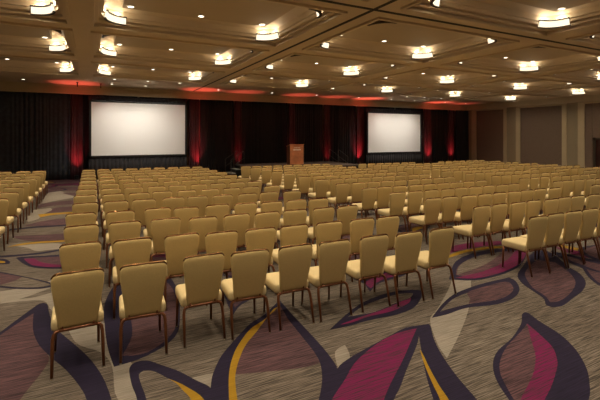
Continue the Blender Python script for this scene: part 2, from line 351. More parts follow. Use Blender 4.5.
for iy in range(0, 6):
    for ix in range(-4, 14):
        x = ix*1.95 + (iy % 2)*.9 + rc.uniform(-.3, .3); y = -3.5 + iy*1.7 + rc.uniform(-.3, .3)
        if -3.9 < x < 9.9 and y > .6: continue
        leaf(x, y, rc.choice([.15, .5, 2.5, -.4, 1.1]) + rc.uniform(-.3, .3), rc.uniform(1.5, 2.1), rc.uniform(.6, .9),
             rc.choice(['plum', 'plum', 'magenta', 'beige']), rc.choice([None, 'magenta', 'gold']), rc.uniform(-.16, .16))
for x, y, a, L in ((-3.2, 5.0, .4, 1.8), (-3.4, 3.2, -.3, 1.7), (6.9, 3.0, 1.2, 1.8), (8.6, 4.1, .3, 1.7), (9.4, 2.2, 2.3, 1.7)):
    leaf(x, y, a, L, .7, 'plum', 'magenta', .1)
structure(link_mesh('floor', bm, [M[k] for k in FM]))

# ceiling: a grid of beams with deep coffers, stepped moulding and a raised flat panel in each
US = [(-11.1, -6.25), (-5.2, -.42), (-.03, 4.7), (5.5, 10.25), (11.1, 15.85), (16.7, 21.4), (22.3, 26.95)]
VS = [(-1.5, 2.1), (2.7, 6.3), (7.0, 10.6), (11.15, 14.75), (15.65, 19.25)]
bm = bmesh.new()
ub = [X0-.3] + [c for a in US for c in a] + [X1+.3]
vb = [Y0-.3] + [c for a in VS for c in a] + [Y1+.3]
grid = [[bm.verts.new((u, v, CEIL)) for v in vb] for u in ub]
for i in range(len(ub)-1):
    for j in range(len(vb)-1):
        if i % 2 == 1 and j % 2 == 1: continue
        bm.faces.new((grid[i][j], grid[i][j+1], grid[i+1][j+1], grid[i+1][j]))
def ring(u0, u1, v0, v1, ins, dz, r):
    out = []; r = max(r, .004); K = 6
    a0, a1, b0, b1 = u0+ins, u1-ins, v0+ins, v1-ins
    for cx, cy, s in ((a1-r, b1-r, 0), (a0+r, b1-r, 1), (a0+r, b0+r, 2), (a1-r, b0+r, 3)):
        for k in range(K+1):
            t = (s + k/K)*PI/2
            out.append(bm.verts.new((cx+r*math.cos(t), cy+r*math.sin(t), CEIL+dz)))
    return out
R0 = .45
PROF = [(.0, .0, 0), (.0, -.05, 0), (.075, -.05, 0), (.08, -.01, 0), (.045, -.008, 0), (.045, .028, 0), (.085, .03, 0), (.085, .045, 0), (.15, .045, .2), (.155, .08, .25), (.12, .082, .25), (.12, .115, .25), (.16, .117, .3), (.215, .122, R0), (.225, .19, R0), (.25, .19, R0),
        (.26, .20, R0), (.265, .33, R0-.02), (.46, .49, .25), (.62, .52, .01), (.64, .31, .01)]
for (u0, u1) in US:
    for (v0, v1) in VS:
        rings = [ring(u0, u1, v0, v1, *p) for p in PROF]
        for a, b in zip(rings, rings[1:]):
            n = len(a)
            for k in range(n):
                bm.faces.new((a[k], a[(k+1) % n], b[(k+1) % n], b[k]))
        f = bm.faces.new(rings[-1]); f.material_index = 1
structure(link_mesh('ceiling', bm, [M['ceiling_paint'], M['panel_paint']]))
# folding partition tracks as flat strips, the groove shadow put into their dark colour
bm = bmesh.new(); box(bm, 5.07, 5.15, Y0, 23.2, CEIL-.012, CEIL+.01); structure(link_mesh('trim_1', bm, M['groove_shadow']))
bm = bmesh.new(); box(bm, X0, X1-.3, 6.62, 6.70, CEIL-.012, CEIL+.01); structure(link_mesh('trim_2', bm, M['groove_shadow']))
# bulkhead over the drapes, and over the right wall
bm = bmesh.new()
box(bm, X0, X1, 23.2, 23.3, EYE+2.2, CEIL+.02); box(bm, X0, X1, 23.15, 23.33, EYE+2.16, EYE+2.25); box(bm, X0, X1, 23.12, 23.2, CEIL-.1, CEIL)
structure(link_mesh('trim_3', bm, M['wall_paint']))
bm = bmesh.new()
box(bm, 27.28, X1, Y0, 23.2, EYE+2.24, CEIL+.02); box(bm, 27.22, X1, Y0, 23.2, EYE+2.2, EYE+2.27); box(bm, 27.2, X1, Y0, 23.2, CEIL-.09, CEIL)
structure(link_mesh('trim_4', bm, M['wall_paint']))
bm = bmesh.new(); box(bm, X0-.2, X1+.2, Y1, Y1+.2, 0, CEIL+.3); structure(link_mesh('wall_back', bm, M['wall_mid']))
bm = bmesh.new(); box(bm, X0-.2, X0, Y0, Y1, 0, CEIL+.3); structure(link_mesh('wall_left', bm, M['wall_paint']))
bm = bmesh.new(); box(bm, X0-.2, X1+.2, Y0-.2, Y0, 0, CEIL+.3); structure(link_mesh('wall_front', bm, M['wall_paint']))
# right wall: pale pilaster strips, darker bands and recessed fabric panels (front face at X1)
bm = bmesh.new()
DOORV = (12.5, 13.97)
box(bm, X1+.06, X1+.26, DOORV[1], Y1, 0, CEIL+.3, 1)
box(bm, X1+.06, X1+.26, Y0, DOORV[0], 0, CEIL+.3, 1)
box(bm, X1+.06, X1+.26, DOORV[0], DOORV[1], 2.02, CEIL+.3, 1)
for a, b in ((22.6, 23.02), (19.89, 20.15), (18.83, 19.14), (15.58, 15.88), (14.5, 14.89), (9.2, 9.6), (10.3, 10.65)):
    box(bm, X1-.03, X1+.08, a, b, 0, EYE+2.26, 0)
for a, b in ((19.14, 19.89), (14.89, 15.58), (9.6, 10.3)):
    box(bm, X1+.02, X1+.08, a, b, 0, EYE+2.26, 1)
for a, b in ((20.15, 22.6), (15.88, 18.83), (10.65, 14.5)):     # rails above and below the panels
    box(bm, X1+.0, X1+.08, a, b, EYE+2.09, EYE+2.26, 0)
    if b > 15: box(bm, X1+.0, X1+.08, a, b, 0, .28, 0)
structure(link_mesh('wall_right', bm, [M['wall_paint'], M['wall_mid']]))
for n, (a, b, z0) in enumerate(((20.15, 22.6, .28), (15.88, 18.83, .28), (14.03, 14.5, .0))):
    bm = bmesh.new(); box(bm, X1+.03, X1+.075, a+.03, b-.0 if n == 2 else b-.03, z0, EYE+2.09); structure(link_mesh('trim_%d' % (n+5), bm, M['wall_fabric']))
bm = bmesh.new(); box(bm, X1+.03, X1+.075, 10.65, 14.03, 2.12, EYE+2.09); structure(link_mesh('trim_8', bm, M['wall_fabric']))
bm = bmesh.new()
for a, b, c, d in ((13.90, 14.03, 0, 2.12), (12.44, 12.57, 0, 2.12), (12.44, 14.03, 2.0, 2.12)):
    box(bm, X1+.0, X1+.09, a, b, c, d)
fr = structure(link_mesh('door_1', bm, M['door_frame']))
bm = bmesh.new(); box(bm, X1+.12, X1+.17, 12.55, 13.24, .01, 2.0, 0, .006); box(bm, X1+.12, X1+.17, 13.25, 13.92, .01, 2.0, 0, .006)
link_mesh('door_leaf', bm, M['door'], fr)
bm = bmesh.new(); tube(bm, [(X1+.12, 13.32, 1.0), (X1+.07, 13.32, 1.0), (X1+.07, 13.45, 1.0)], .012, 8); link_mesh('door_handle', bm, M['chrome'], fr)
bm = bmesh.new(); box(bm, X1-.0, X1+.06, 19.35, 19.65, EYE-.58, EYE-.53); box(bm, X1-.01, X1+.02, 19.4, 19.5, EYE-.57, EYE-.54)
box(bm, X1-.01, X1+.06, 15.05, 15.2, EYE-.58, EYE-.53); box(bm, X1-.01, X1+.06, 15.32, 15.42, EYE-.58, EYE-.53)
structure(link_mesh('trim_9', bm, M['wall_mid']))

# ---------------------------------------------------------------- coffer lights
BAY = ['outermost left', 'left', 'middle left', 'middle', 'middle right', 'right', 'far right']
ROWN = ['overhead', 'nearest', 'second', 'third', 'rearmost']
def arc_band(bm, cx, cy, s, r0, r1, z0, z1, K=10, pad=0, mi=0, lean=0):
    """a curved bar through a quarter turn"""
    A = []
    for k in range(K+1):
        t = (s + pad + (1-2*pad)*k/K)*PI/2
        c, d = math.cos(t), math.sin(t)
        A.append([bm.verts.new((cx+r*c, cy+r*d, z)) for r, z in ((r0+lean, z0), (r1+lean, z0), (r1, z1), (r0, z1))])
    for a, b in zip(A, A[1:]):
        for k in range(4):
            f = bm.faces.new((a[k], a[(k+1) % 4], b[(k+1) % 4], b[k])); f.material_index = mi
    bm.faces.new(A[0]); bm.faces.new(A[-1][::-1])
proto = {}
def cove_proto(s):
    root = empty('cove_light')
    cx, cy = ((-1, -1), (1, -1), (1, 1), (-1, 1))[s]
    cx *= R0; cy *= R0
    bm = bmesh.new(); arc_band(bm, cx, cy, s, R0-.05, R0-.012, .0, .142, lean=.03)
    bmesh.ops.recalc_face_normals(bm, faces=bm.faces[:]); link_mesh('diffuser', bm, M['diffuser'], root)
    bm = bmesh.new(); arc_band(bm, cx, cy, s, R0-.05, R0-.025, .173, .178, 8, .04)
    bmesh.ops.recalc_face_normals(bm, faces=bm.faces[:]); link_mesh('lamp', bm, M['lamp'], root)
    bm = bmesh.new(); arc_band(bm, cx, cy, s, R0-.07, R0-.012, .142, .172, 10, -.03); arc_band(bm, cx, cy, s, R0-.028, R0+.026, -.014, .002, 10, -.02)
    bmesh.ops.recalc_face_normals(bm, faces=bm.faces[:]); link_mesh('rim', bm, M['dark_rim'], root)
    bm = bmesh.new(); arc_band(bm, cx, cy, s, R0-.011, R0-.004, -.012, .16, 10, -.02, lean=.03)
    bmesh.ops.recalc_face_normals(bm, faces=bm.faces[:]); link_mesh('back_plate', bm, M['dark_rim'], root)
    return root
bmring = None
def down_proto():
    root = empty('downlight')
    bm = bmesh.new(); n = 18
    a, b, c = ([bm.verts.new((r*math.cos(2*PI*k/n), r*math.sin(2*PI*k/n), z)) for k in range(n)] for r, z in ((.09, -.0), (.085, -.014), (.062, -.012)))
    for p, q in ((a, b), (b, c)):
        for k in range(n): bm.faces.new((p[k], p[(k+1) % n], q[(k+1) % n], q[k]))
    bmesh.ops.recalc_face_normals(bm, faces=bm.faces[:]); link_mesh('ring', bm, M['white_ring'], root)
    bm = bmesh.new(); cyl(bm, (0, 0), .064, .064, -.010, -.004, 16); link_mesh('lens', bm, M['lens'], root)
    return root
spot = bpy.data.lights.new('downlight_beam', 'SPOT')
spot.energy = SPOT_W; spot.color = (1, .86, .62); spot.spot_size = math.radians(118); spot.spot_blend = 1; spot.shadow_soft_size = .07
spot_soft = spot.copy(); spot_soft.energy = SPOT_W*.68
glow = bpy.data.lights.new('cove_glow', 'POINT'); glow.energy = GLOW_W; glow.color = (1, .9, .7); glow.shadow_soft_size = .012
def add_glow(parent, s):
    for f in (.25, .75):
        t = (s+f)*PI/2; cx, cy = ((-1, -1), (1, -1), (1, 1), (-1, 1))[s]
        o = bpy.data.objects.new('glow', glow); COL.objects.link(o); o.parent = parent
        o.location = (cx*R0+(R0-.022)*math.cos(t), cy*R0+(R0-.022)*math.sin(t), .192)
def add_beam(parent, data=None):
    o = bpy.data.objects.new('beam', data or spot); COL.objects.link(o); o.parent = parent; o.location = (0, 0, -.03)
cp = {s: None for s in range(4)}; dp = None
CORN = ['far right', 'far left', 'near left', 'near right']
for i, (u0, u1) in enumerate(US):
    for j, (v0, v1) in enumerate(VS):
        if i == 0 and j > 1: continue
        for s in range(4):
            if j == 0 and s in (2, 3): continue
            if i == 0 and s in (1, 2): continue
            if cp[s] is None: cp[s] = cove_proto(s); r = cp[s]; add_glow(r, s)
            else: r = copy_tree(cp[s])
            r.location = ((u1-.285, u0+.285, u0+.285, u1-.285)[s], (v1-.285, v1-.285, v0+.285, v0+.285)[s], CEIL+.028)
            tag(r, 'curved glowing cove light in the %s corner of the %s coffer, %s row' % (CORN[s], BAY[i], ROWN[j]), 'light', 'cove lights in the coffer corners')
        for a, px in enumerate((u0+.80, (u0+u1)/2, u1-.80)):
            for b, py in enumerate((v0+.85, v1-.85)):
                if i == 0: continue
                if dp is None: dp = down_proto(); r = dp
                else: r = copy_tree(dp)
                r.location = (px, py, CEIL+.31)
                tag(r, 'round recessed downlight, %s %s of the panel in the %s coffer, %s row' % (('near', 'far')[b], ('left', 'centre', 'right')[a], BAY[i], ROWN[j]), 'downlight', 'downlights in the coffer panels')
                add_beam(r, spot_soft if i >= 5 else None)
for o in list(dp.children):
    pass
for k, x in enumerate((-5.6, -2.76, .87, 2.43, 6.2, 9.4, 12.4, 15.6, 18.3, 20.4, 23.4, 25.6)):
    r = copy_tree(dp) if False else empty('downlight')
    for ch in dp.children:
        if ch.type == 'MESH':
            c = ch.copy(); COL.objects.link(c); c.parent = r
    r.location = (x, 21.9, CEIL)
    tag(r, 'round recessed downlight in the flat ceiling strip before the drapes, %s from the left' % ORD[k], 'downlight', 'downlights along the stage ceiling strip')
    d2 = STRIP if x in (.87, 2.43, 18.3, 20.4) else STRIP_DIM
    add_beam(r, d2)
for k, (x, tx) in enumerate(((.9, 1.2), (2.31, 2.31), (3.75, 3.45), (18.0, 18.2), (19.5, 19.5), (21.0, 20.8))):  # extra lamps added only to brighten the screens, not known fixtures
    r = empty('downlight')
    for ch in dp.children:
        if ch.type == 'MESH':
            c = ch.copy(); COL.objects.link(c); c.parent = r
    r.location = (x, 20.0, CEIL)
    tag(r, 'added round ceiling lamp brightening the %s screen, %s from the left' % (('left', 'right')[k//3], ORD[k % 3]), 'downlight', 'added lamps brightening the screens')
    sl = bpy.data.objects.new('added_screen_beam', AIMED); COL.objects.link(sl); sl.parent = r; sl.location = (0, 0, -.04)
    sl.rotation_euler = (Vector((tx, 22.95, EYE-.1)) - Vector((x, 20.0, CEIL))).to_track_quat('-Z', 'Y').to_euler()
for k, (x, y) in enumerate(((-.62, 21.9), (.38, 22.0))):
    bm = bmesh.new(); tube(bm, [(0, 0, 0), (0, 0, -.22)], .022, 8); box(bm, -.05, .05, -.05, .05, -.03, 0)
    o = link_mesh('hanging_rod', bm, M['black_metal']); o.location = (x, y, CEIL)
    tag(o, 'short black rod hanging from the ceiling strip near left screen, %s of the pair' % ('left', 'right')[k], 'hanging rod', 'rods hanging from the ceiling')
# ---------------------------------------------------------------- drapes along the stage wall
def drape(name, u0, u1, v, mat, label, cat, group, pitch=.17, amp=.05, flare=0, ztop=None, zbot=.015, seed=0):
    rr = random.Random(seed)
    bm = bmesh.new(); n = max(10, int((u1-u0)/pitch*8)); nz = 9
    zt = ztop or CEIL-.1
    ph = rr.uniform(0, 6)
    g = []
    for k in range(n+1):
        t = k/n; col = []
        for j in range(nz+1):
            w = j/nz; z = zbot + (zt-zbot)*w
            s = 1 + flare*(1-w)**2
            x = (t-.5)*(u1-u0)*s
            a = amp*(1.15-.35*w)*(.65+.45*math.sin(t*11+ph*3))
            xx = (t*(u1-u0))/pitch*2*PI + ph + 2.2*math.sin(t*7+ph*2) + 1.3*math.sin(t*17+ph)
            y = a*math.sin(xx + .35*math.sin(xx*.37+w*1.5)) + .35*a*math.sin(xx*.53+2*w+ph) + .02*math.sin(3*w+t*5)
            col.append(bm.verts.new((x, y, z)))
        g.append(col)
    for a, b in zip(g, g[1:]):
        for j in range(nz):
            bm.faces.new((a[j], b[j], b[j+1], a[j+1]))
    o = link_mesh(name, bm, M[mat], None, True)
    o.location = ((u0+u1)/2, v, 0)
    md = o.modifiers.new('cloth', 'SOLIDIFY'); md.thickness = .012; md.offset = 1
    return tag(o, label, cat, group)
BL = [(-7.8, -4.42, 'blue_black_cloth', 'black pleated stage drape at the left edge, beyond the left chairs'),
      (-4.35, -.98, 'blue_black_cloth', 'blue-black pleated stage drape left of the first red-lit drape'),
      (-.45, 2.2, 'black_cloth', 'black pleated drape behind the left half of the left screen'),
      (2.3, 4.85, 'black_cloth', 'black pleated drape behind the right half of the left screen'),
      (5.6, 7.6, 'black_cloth', 'black pleated drape behind the left stage steps'),
      (8.14, 11.22, 'black_cloth', 'black pleated drape left of the lectern'),
      (11.76, 13.84, 'black_cloth', 'black pleated drape right of the lectern'),
      (14.45, 16.55, 'black_cloth', 'black pleated drape behind the right stage steps'),
      (17.25, 20.05, 'black_cloth', 'black pleated drape behind the left half of the right screen'),
      (20.15, 22.85, 'black_cloth', 'black pleated drape behind the right half of the right screen'),
      (23.65, 25.5, 'black_cloth', 'black pleated drape between the two rightmost red-lit drapes'),
      (26.1, 27.55, 'black_cloth', 'black pleated drape in the corner against the tan wall')]
for k, (a, b, m, l) in enumerate(BL):
    drape('stage_drape', a, b, 23.3 if a > 26 else 23.62, m, l, 'drape', 'black drapes along the stage wall', .19, .038, 0, seed=k)
RD = [(-.95, -.42, 1.6, 'red-lit drape column left of the left screen'),
      (4.95, 5.5, 2.0, 'red-lit drape column right of the left screen'),
      (7.65, 8.08, .6, 'dim red-lit drape column by the left stage steps'),
      (11.28, 11.7, .7, 'dim red-lit drape column behind the lectern'),
      (13.9, 14.36, .55, 'dim gathered red-lit drape column right of the lectern'),
      (16.6, 17.2, 3.2, 'bright red-lit drape column left of the right screen'),
      (22.9, 23.6, 2.4, 'red-lit drape column right of the right screen'),
      (25.52, 26.08, 1.6, 'narrow red-lit drape column nearest the tan right wall')]
can = None
for k, (a, b, pw, l) in enumerate(RD):
    drape('red_lit_drape', a, b, 23.5, 'red_lit_cloth', l, 'drape', 'red-lit drape columns', .13, .04, .12, seed=40+k)
    # a small black flood can on the carpet before each column, pointing up the cloth
    if can is None:
        can = empty('uplight')
        bm = bmesh.new(); cyl(bm, (0, 0), .085, .1, .06, .24, 14); link_mesh('housing', bm, M['black_metal'], can)
        bm = bmesh.new(); box(bm, -.11, .11, -.05, .05, 0, .02); box(bm, -.12, -.105, -.02, .02, 0, .2); box(bm, .105, .12, -.02, .02, 0, .2); link_mesh('bracket', bm, M['black_metal'], can)
        r = can
    else:
        r = copy_tree(can)
    cx = (a+b)/2 + {1: .2, 5: -.25, 7: -.1}.get(k, 0)
    r.location = (cx, 23.22, 0)
    tag(r, 'small black uplight below the ' + l, 'uplight', 'floor uplights by the red drapes')
    for en, ang, tilt in ((RED_W*pw**.5*(.45 if k == 7 else 1), 34, -8.5), (RED_D*pw, 46, 29)):      # one beam up to the ceiling, one onto the cloth
        sd = bpy.data.lights.new('red_beam', 'SPOT'); sd.energy = en; sd.color = (1, .13, .10) if tilt < 0 else (1, .07, .09)
        sd.spot_size = math.radians(ang); sd.spot_blend = 1; sd.shadow_soft_size = .08
        so = bpy.data.objects.new('red_beam', sd); COL.objects.link(so); so.location = (cx, 22.98, .27); so.rotation_euler = (PI + math.radians(-tilt), 0, 0)

# ---------------------------------------------------------------- projection screens
def screen(u0, u1, z0, z1, where):
    v = 22.95
    root = empty('projection_screen', ((u0+u1)/2, v, 0)); w = (u1-u0)/2
    tag(root, 'white projection screen in a black frame with black skirt, %s' % where, 'screen', 'projection screens')
    bm = bmesh.new(); box(bm, -w, w, 0, .012, z0, z1); link_mesh('screen_surface', bm, M['screen'], root)
    bm = bmesh.new()
    for a, b, c, d in ((-w-.1, -w, z0-.1, z1+.1), (w, w+.1, z0-.1, z1+.1), (-w-.1, w+.1, z1, z1+.1), (-w-.1, w+.1, z0-.1, z0)):
        box(bm, a, b, -.02, .03, c, d, 0, .006)
    link_mesh('frame', bm, M['black_metal'], root)
    for nm, za, zb, fl in (('skirt', .03, z0-.1, 0), ('valance', z1+.1, z1+.34, 0)):
        bm = bmesh.new(); n = 150; rows = []
        for k in range(n+1):
            x = -w-.12 + (2*w+.24)*k/n
            y = .04 + .03*math.sin(k*1.05) + .01*math.sin(k*.37)
            sc = .04*abs(math.sin(k*.16)) if nm == 'valance' else 0
            rows.append((bm.verts.new((x, y, za)), bm.verts.new((x, y*.7, zb - sc))))
        for p, q in zip(rows, rows[1:]): bm.faces.new((p[0], q[0], q[1], p[1]))
        o = link_mesh(nm, bm, M['black_cloth'], root, True)
        md = o.modifiers.new('cloth', 'SOLIDIFY'); md.thickness = .008
    for s in (-1, 1):
        bm = bmesh.new(); box(bm, s*(w-.25)-.03, s*(w-.25)+.03, .09, .14, .0, z1); box(bm, s*(w-.25)-.03, s*(w-.25)+.03, .02, .38, .0, .04)
        link_mesh('leg', bm, M['black_metal'], root)
screen(-.03, 4.6, EYE-.95, EYE+1.77, 'left of the stage')
screen(17.12, 21.95, EYE-1.08, EYE+1.68, 'right of the stage')

# ---------------------------------------------------------------- stage, steps, lectern
SU0, SU1, SV0, SV1, SZ = 7.3, 13.6, 18.95, 22.4, .6
root = empty('stage', ((SU0+SU1)/2, (SV0+SV1)/2, 0)); tag(root, 'low black stage platform carrying the lectern before the black drapes', 'stage')
hw, hd = (SU1-SU0)/2, (SV1-SV0)/2
bm = bmesh.new(); box(bm, -hw, hw, -hd, hd, SZ-.06, SZ, 0, .008)
for k in range(-2, 3): box(bm, k*1.22-.004, k*1.22+.004, -hd+.02, hd-.02, SZ, SZ+.001)
link_mesh('deck', bm, M['stage_top'], root)
bm = bmesh.new()
P = []
n = 260
per = [(-hw, -hd), (hw, -hd), (hw, hd), (-hw, hd), (-hw, -hd)]
pts = []
for (x0, y0), (x1, y1) in zip(per, per[1:]):
    L = math.hypot(x1-x0, y1-y0); m = int(L/.045)
    for k in range(m):
        t = k/m; o = .012*math.sin(len(pts)*1.3)
        nx, ny = (y1-y0)/L, -(x1-x0)/L
        pts.append((x0+(x1-x0)*t - nx*(.03-o), y0+(y1-y0)*t - ny*(.03-o)))
lo = [bm.verts.new((x, y, .005)) for x, y in pts]; hi = [bm.verts.new((x, y, SZ-.06)) for x, y in pts]
for k in range(len(pts)):
    q = (k+1) % len(pts); bm.faces.new((lo[k], lo[q], hi[q], hi[k]))
link_mesh('skirt', bm, M['stage_skirt'], root, True)
def steps(s, uedge, where):
    r = empty('stage_steps', (uedge, 21.65, 0)); tag(r, 'black portable steps with twin handrails at the %s end of the stage' % where, 'steps', 'steps up to the stage')
    for k, z in enumerate((.2, .4)):
        x0, x1 = s*(.62-.3*k), s*(.32-.3*k)
        bm = bmesh.new(); box(bm, min(x0, x1), max(x0, x1), -.5, .5, z-.035, z, 0, .006); link_mesh('tread', bm, M['tread'], r)
    bm = bmesh.new()
    for y in (-.49, .45):
        box(bm, min(s*.02, s*.32), max(s*.02, s*.32), y, y+.04, 0, .365); box(bm, min(s*.32, s*.62), max(s*.32, s*.62), y, y+.04, 0, .165)
    box(bm, min(s*.315, s*.325), max(s*.315, s*.325), -.45, .45, .0, .365)
    link_mesh('base', bm, M['black_metal'], r)
    for y in (-.52, .52):
        bm = bmesh.new()
        tube(bm, [(s*.6, y, 0.0), (s*.6, y, .88), (s*.58, y, .93), (s*-.06, y, 1.36), (s*-.12, y, 1.36), (s*-.14, y, 1.32), (s*-.14, y, SZ+.004)], .018, 8)
        tube(bm, [(s*.6, y, .52), (s*-.14, y, 1.0)], .014, 8)
        link_mesh('handrail', bm, M['rail'], r)
M['rail'] = plain('rail', (.09, .085, .085), .4, .6)
steps(-1, SU0-.03, 'left'); steps(1, SU1+.03, 'right')
# lectern
r = empty('lectern', (9.98, 20.0, SZ)); tag(r, 'reddish wooden lectern with a pale emblem, standing on the black stage', 'lectern')
bm = bmesh.new(); box(bm, -.41, .41, -.2, -.17, .07, 1.14, 0, .006); link_mesh('front_panel', bm, M['wood'], r)
for s in (-1, 1):
    bm = bmesh.new(); xs = sorted((s*.41, s*.385)); 
    vs = [bm.verts.new((x, y, z)) for x in xs for y, z in ((-.17, .07), (.24, .07), (.24, 1.02), (-.17, 1.13))]
    a, b = vs[:4], vs[4:]
    bm.faces.new(a); bm.faces.new(b[::-1])
    for k in range(4): bm.faces.new((a[k], b[k], b[(k+1) % 4], a[(k+1) % 4]))
    bmesh.ops.recalc_face_normals(bm, faces=bm.faces[:]); link_mesh('side_panel', bm, M['dark_wood'], r)
bm = bmesh.new(); box(bm, -.43, .43, -.23, .27, .003, .07, 0, .01); link_mesh('plinth', bm, M['dark_wood'], r)
bm = bmesh.new(); box(bm, -.43, .43, -.24, .27, 1.14, 1.17, 0, .006)
for v in bm.verts: v.co.z += -(v.co.y+.24)*.2
link_mesh('reading_top', bm, M['wood'], r)
bm = bmesh.new(); box(bm, -.385, .385, -.15, .22, .5, .52); link_mesh('shelf', bm, M['dark_wood'], r)
bm = bmesh.new(); rr = random.Random(3)
x = -.19
while x < .19:                       # upper line, thin
    w = rr.uniform(.018, .03); box(bm, x, x+w, -.206, -.199, .955, .985); x += w+.012
x = -.23
while x < .23:                       # lower line, heavier
    w = rr.uniform(.03, .045); box(bm, x, x+w, -.206, -.199, .83, .89); x += w+.014
link_mesh('emblem', bm, M['logo'], r)
# ---------------------------------------------------------------- the banquet chair (faces +Y, origin on the carpet under the seat)
def back_shape(t):              # half width of the back against height 0..1
    return .166 + .052*min(1, t/.8)**1.2
TILT = math.radians(9)
def back_pt(x, t, off):
    """point on the back: t up the back, off towards the rear"""
    L = .535
    y = -.198 - math.sin(TILT)*L*t - off*math.cos(TILT) - .018*math.sin(PI*t)
    z = .388 + math.cos(TILT)*L*t - off*math.sin(TILT)
    # the panel is slightly dished across
    y += .008
    return Vector((x, y, z))
def top_t(x):
    a = abs(x)
    dip = .003*.5*(1+math.cos(PI*a/.11)) if a < .11 else 0
    crown = .007*(1-(a/.2)**2)
    return .985 + crown - dip
def back_outline():
    P = []
    n = 7
    for k in range(n+1):                                    # up the right side
        t = .88*k/n; P.append((back_shape(t), t))
    w = back_shape(1)
    for k in range(1, 5):                                   # shoulder
        a = k/4*PI/2; P.append((w-.05+.05*math.cos(a), .88+(top_t(w-.05)-.88)*math.sin(a)))
    for k in range(1, 12):
        x = (w-.05)*(1-2*k/12); P.append((x, top_t(x)))
    for k in range(4, 0, -1):
        a = k/4*PI/2; P.append((-(w-.05+.05*math.cos(a)), .88+(top_t(w-.05)-.88)*math.sin(a)))
    for k in range(n, -1, -1):
        t = .88*k/n; P.append((-back_shape(t), t))
    return P
def back_bm(bm, mi=0):
    P = back_outline(); n = len(P)
    def scaled(k, s, off):
        x, t = P[k]; return back_pt(x*s, .5+(t-.5)*(1-(1-s)*.9), off)
    spec = [(.80, -.031), (.93, -.028), (.985, -.018), (1.0, 0.0), (.985, .016), (.94, .022), (.80, .024)]
    rings = [[bm.verts.new(scaled(k, s, o)) for k in range(n)] for s, o in spec]
    for a, b in zip(rings, rings[1:]):
        for k in range(n):
            f = bm.faces.new((a[k], a[(k+1) % n], b[(k+1) % n], b[k])); f.material_index = mi; f.smooth = True
    for r, rev in ((rings[0], 1), (rings[-1], 0)):
        # quads across the panel, left edge to right edge
        half = n//2
        L = r[half:][::-1] if n % 2 == 0 else r[half:][::-1]
        R = r[:half]
        for k in range(7):
            f = bm.faces.new((R[k], R[k+1], L[k+1], L[k])); f.material_index = mi; f.smooth = True
        f = bm.faces.new(r[7:n-7]); f.material_index = mi; f.smooth = True     # the shoulders and top edge in one face
    return n
def seat_bm(bm, mi=0):
    def outline(s):
        out = []
        for cx, cy, q in ((.168, .185, 0), (-.168, .185, 1), (-.17, -.16, 2), (.17, -.16, 3)):
            for k in range(5):
                a = (q+k/4)*PI/2; out.append(((cx+.05*math.cos(a))*s, .0+(cy+.05*math.sin(a))*s))
        return out
    spec = [(.94, .368), (.98, .376), (1.0, .40), (1.0, .434), (.985, .457), (.94, .471), (.80, .481), (.5, .485)]
    rings = []
    for s, z in spec:
        rings.append([bm.verts.new((x, y, z)) for x, y in outline(s)])
    n = len(rings[0])
    for a, b in zip(rings, rings[1:]):
        for k in range(n):
            f = bm.faces.new((a[k], a[(k+1) % n], b[(k+1) % n], b[k])); f.material_index = mi; f.smooth = True
    for r in (rings[0][::-1], rings[-1]):
        f = bm.faces.new(r); f.material_index = mi; f.smooth = True
def frame_bm(bm, mi=0):
    for x in (-.19, .19):
        tube(bm, [(x, .2, .36), (x*.93, -.19, .36)], .012, 8, mi)
    tube(bm, [(-.19, .2, .36), (.19, .2, .36)], .012, 8, mi)
def crossbar_bm(bm, mi=0):
    tube(bm, [(-.16, -.218, .376), (-.08, -.226, .380), (0, -.228, .381), (.08, -.226, .380), (.16, -.218, .376)], .015, 8, mi)
    for x in (-.13, .13):
        tube(bm, [(x, -.222, .376), (x, -.21, .42)], .010, 6, mi)
def edge_bm(bm, mi=0, seg=None):
    P = back_outline(); w = back_shape(1)
    top = [p for p in P if p[1] > .90]
    top = [p for p in top]
    pts = [back_pt(x, t+.010, .002) for x, t in top]
    n = len(pts)
    rad = [.007+.006*min(1, min(k, n-1-k)/2.5) - (.004 if abs(top[k][0]) < .05 else 0) for k in range(n)]
    tube(bm, pts, rad, 8, mi)
def rear_leg_bm(bm, s, mi=0):
    tube(bm, [(s*.150, -.218, .376), (s*.178, -.219, .373), (s*.195, -.226, .354), (s*.203, -.240, .315), (s*.206, -.264, .23), (s*.209, -.318, .012)],
         [.016, .016, .0165, .0165, .016, .0135], 8, mi)
def front_leg_bm(bm, s, mi=0):
    tube(bm, [(s*.190, .195, .373), (s*.194, .202, .2), (s*.197, .208, .012)], [.0165, .0155, .013], 8, mi)
def glide_bm(bm, x, y, mi=0):
    cyl(bm, (x, y), .017, .013, 0, .014, 10, mi)
LEGS = [(rear_leg_bm, -1, (-.209, -.318)), (rear_leg_bm, 1, (.209, -.318)), (front_leg_bm, -1, (-.197, .208)), (front_leg_bm, 1, (.197, .208))]
def fin(bm):
    bmesh.ops.recalc_face_normals(bm, faces=bm.faces[:]); return bm
def full_chair(glides):
    r = empty('banquet_chair')
    bm = bmesh.new(); seat_bm(bm); link_mesh('seat', fin(bm), M['top_lit_seat_fabric'], r)
    bm = bmesh.new(); back_bm(bm); b = link_mesh('backrest', fin(bm), M['gold_fabric'], r)
    bm = bmesh.new(); edge_bm(bm); link_mesh('top_rail', fin(bm), M['edge_bronze'], b)
    bm = bmesh.new(); frame_bm(bm); link_mesh('seat_frame', fin(bm), M['bronze'], r)
    bm = bmesh.new(); crossbar_bm(bm); link_mesh('crossbar', fin(bm), M['bronze'], r)
    for fn, s, (gx, gy) in LEGS:
        bm = bmesh.new(); fn(bm, s); l = link_mesh('leg', fin(bm), M['bronze'], r)
        if glides:
            bm = bmesh.new(); glide_bm(bm, gx, gy); link_mesh('glide', fin(bm), M['chrome'], l)
    return r
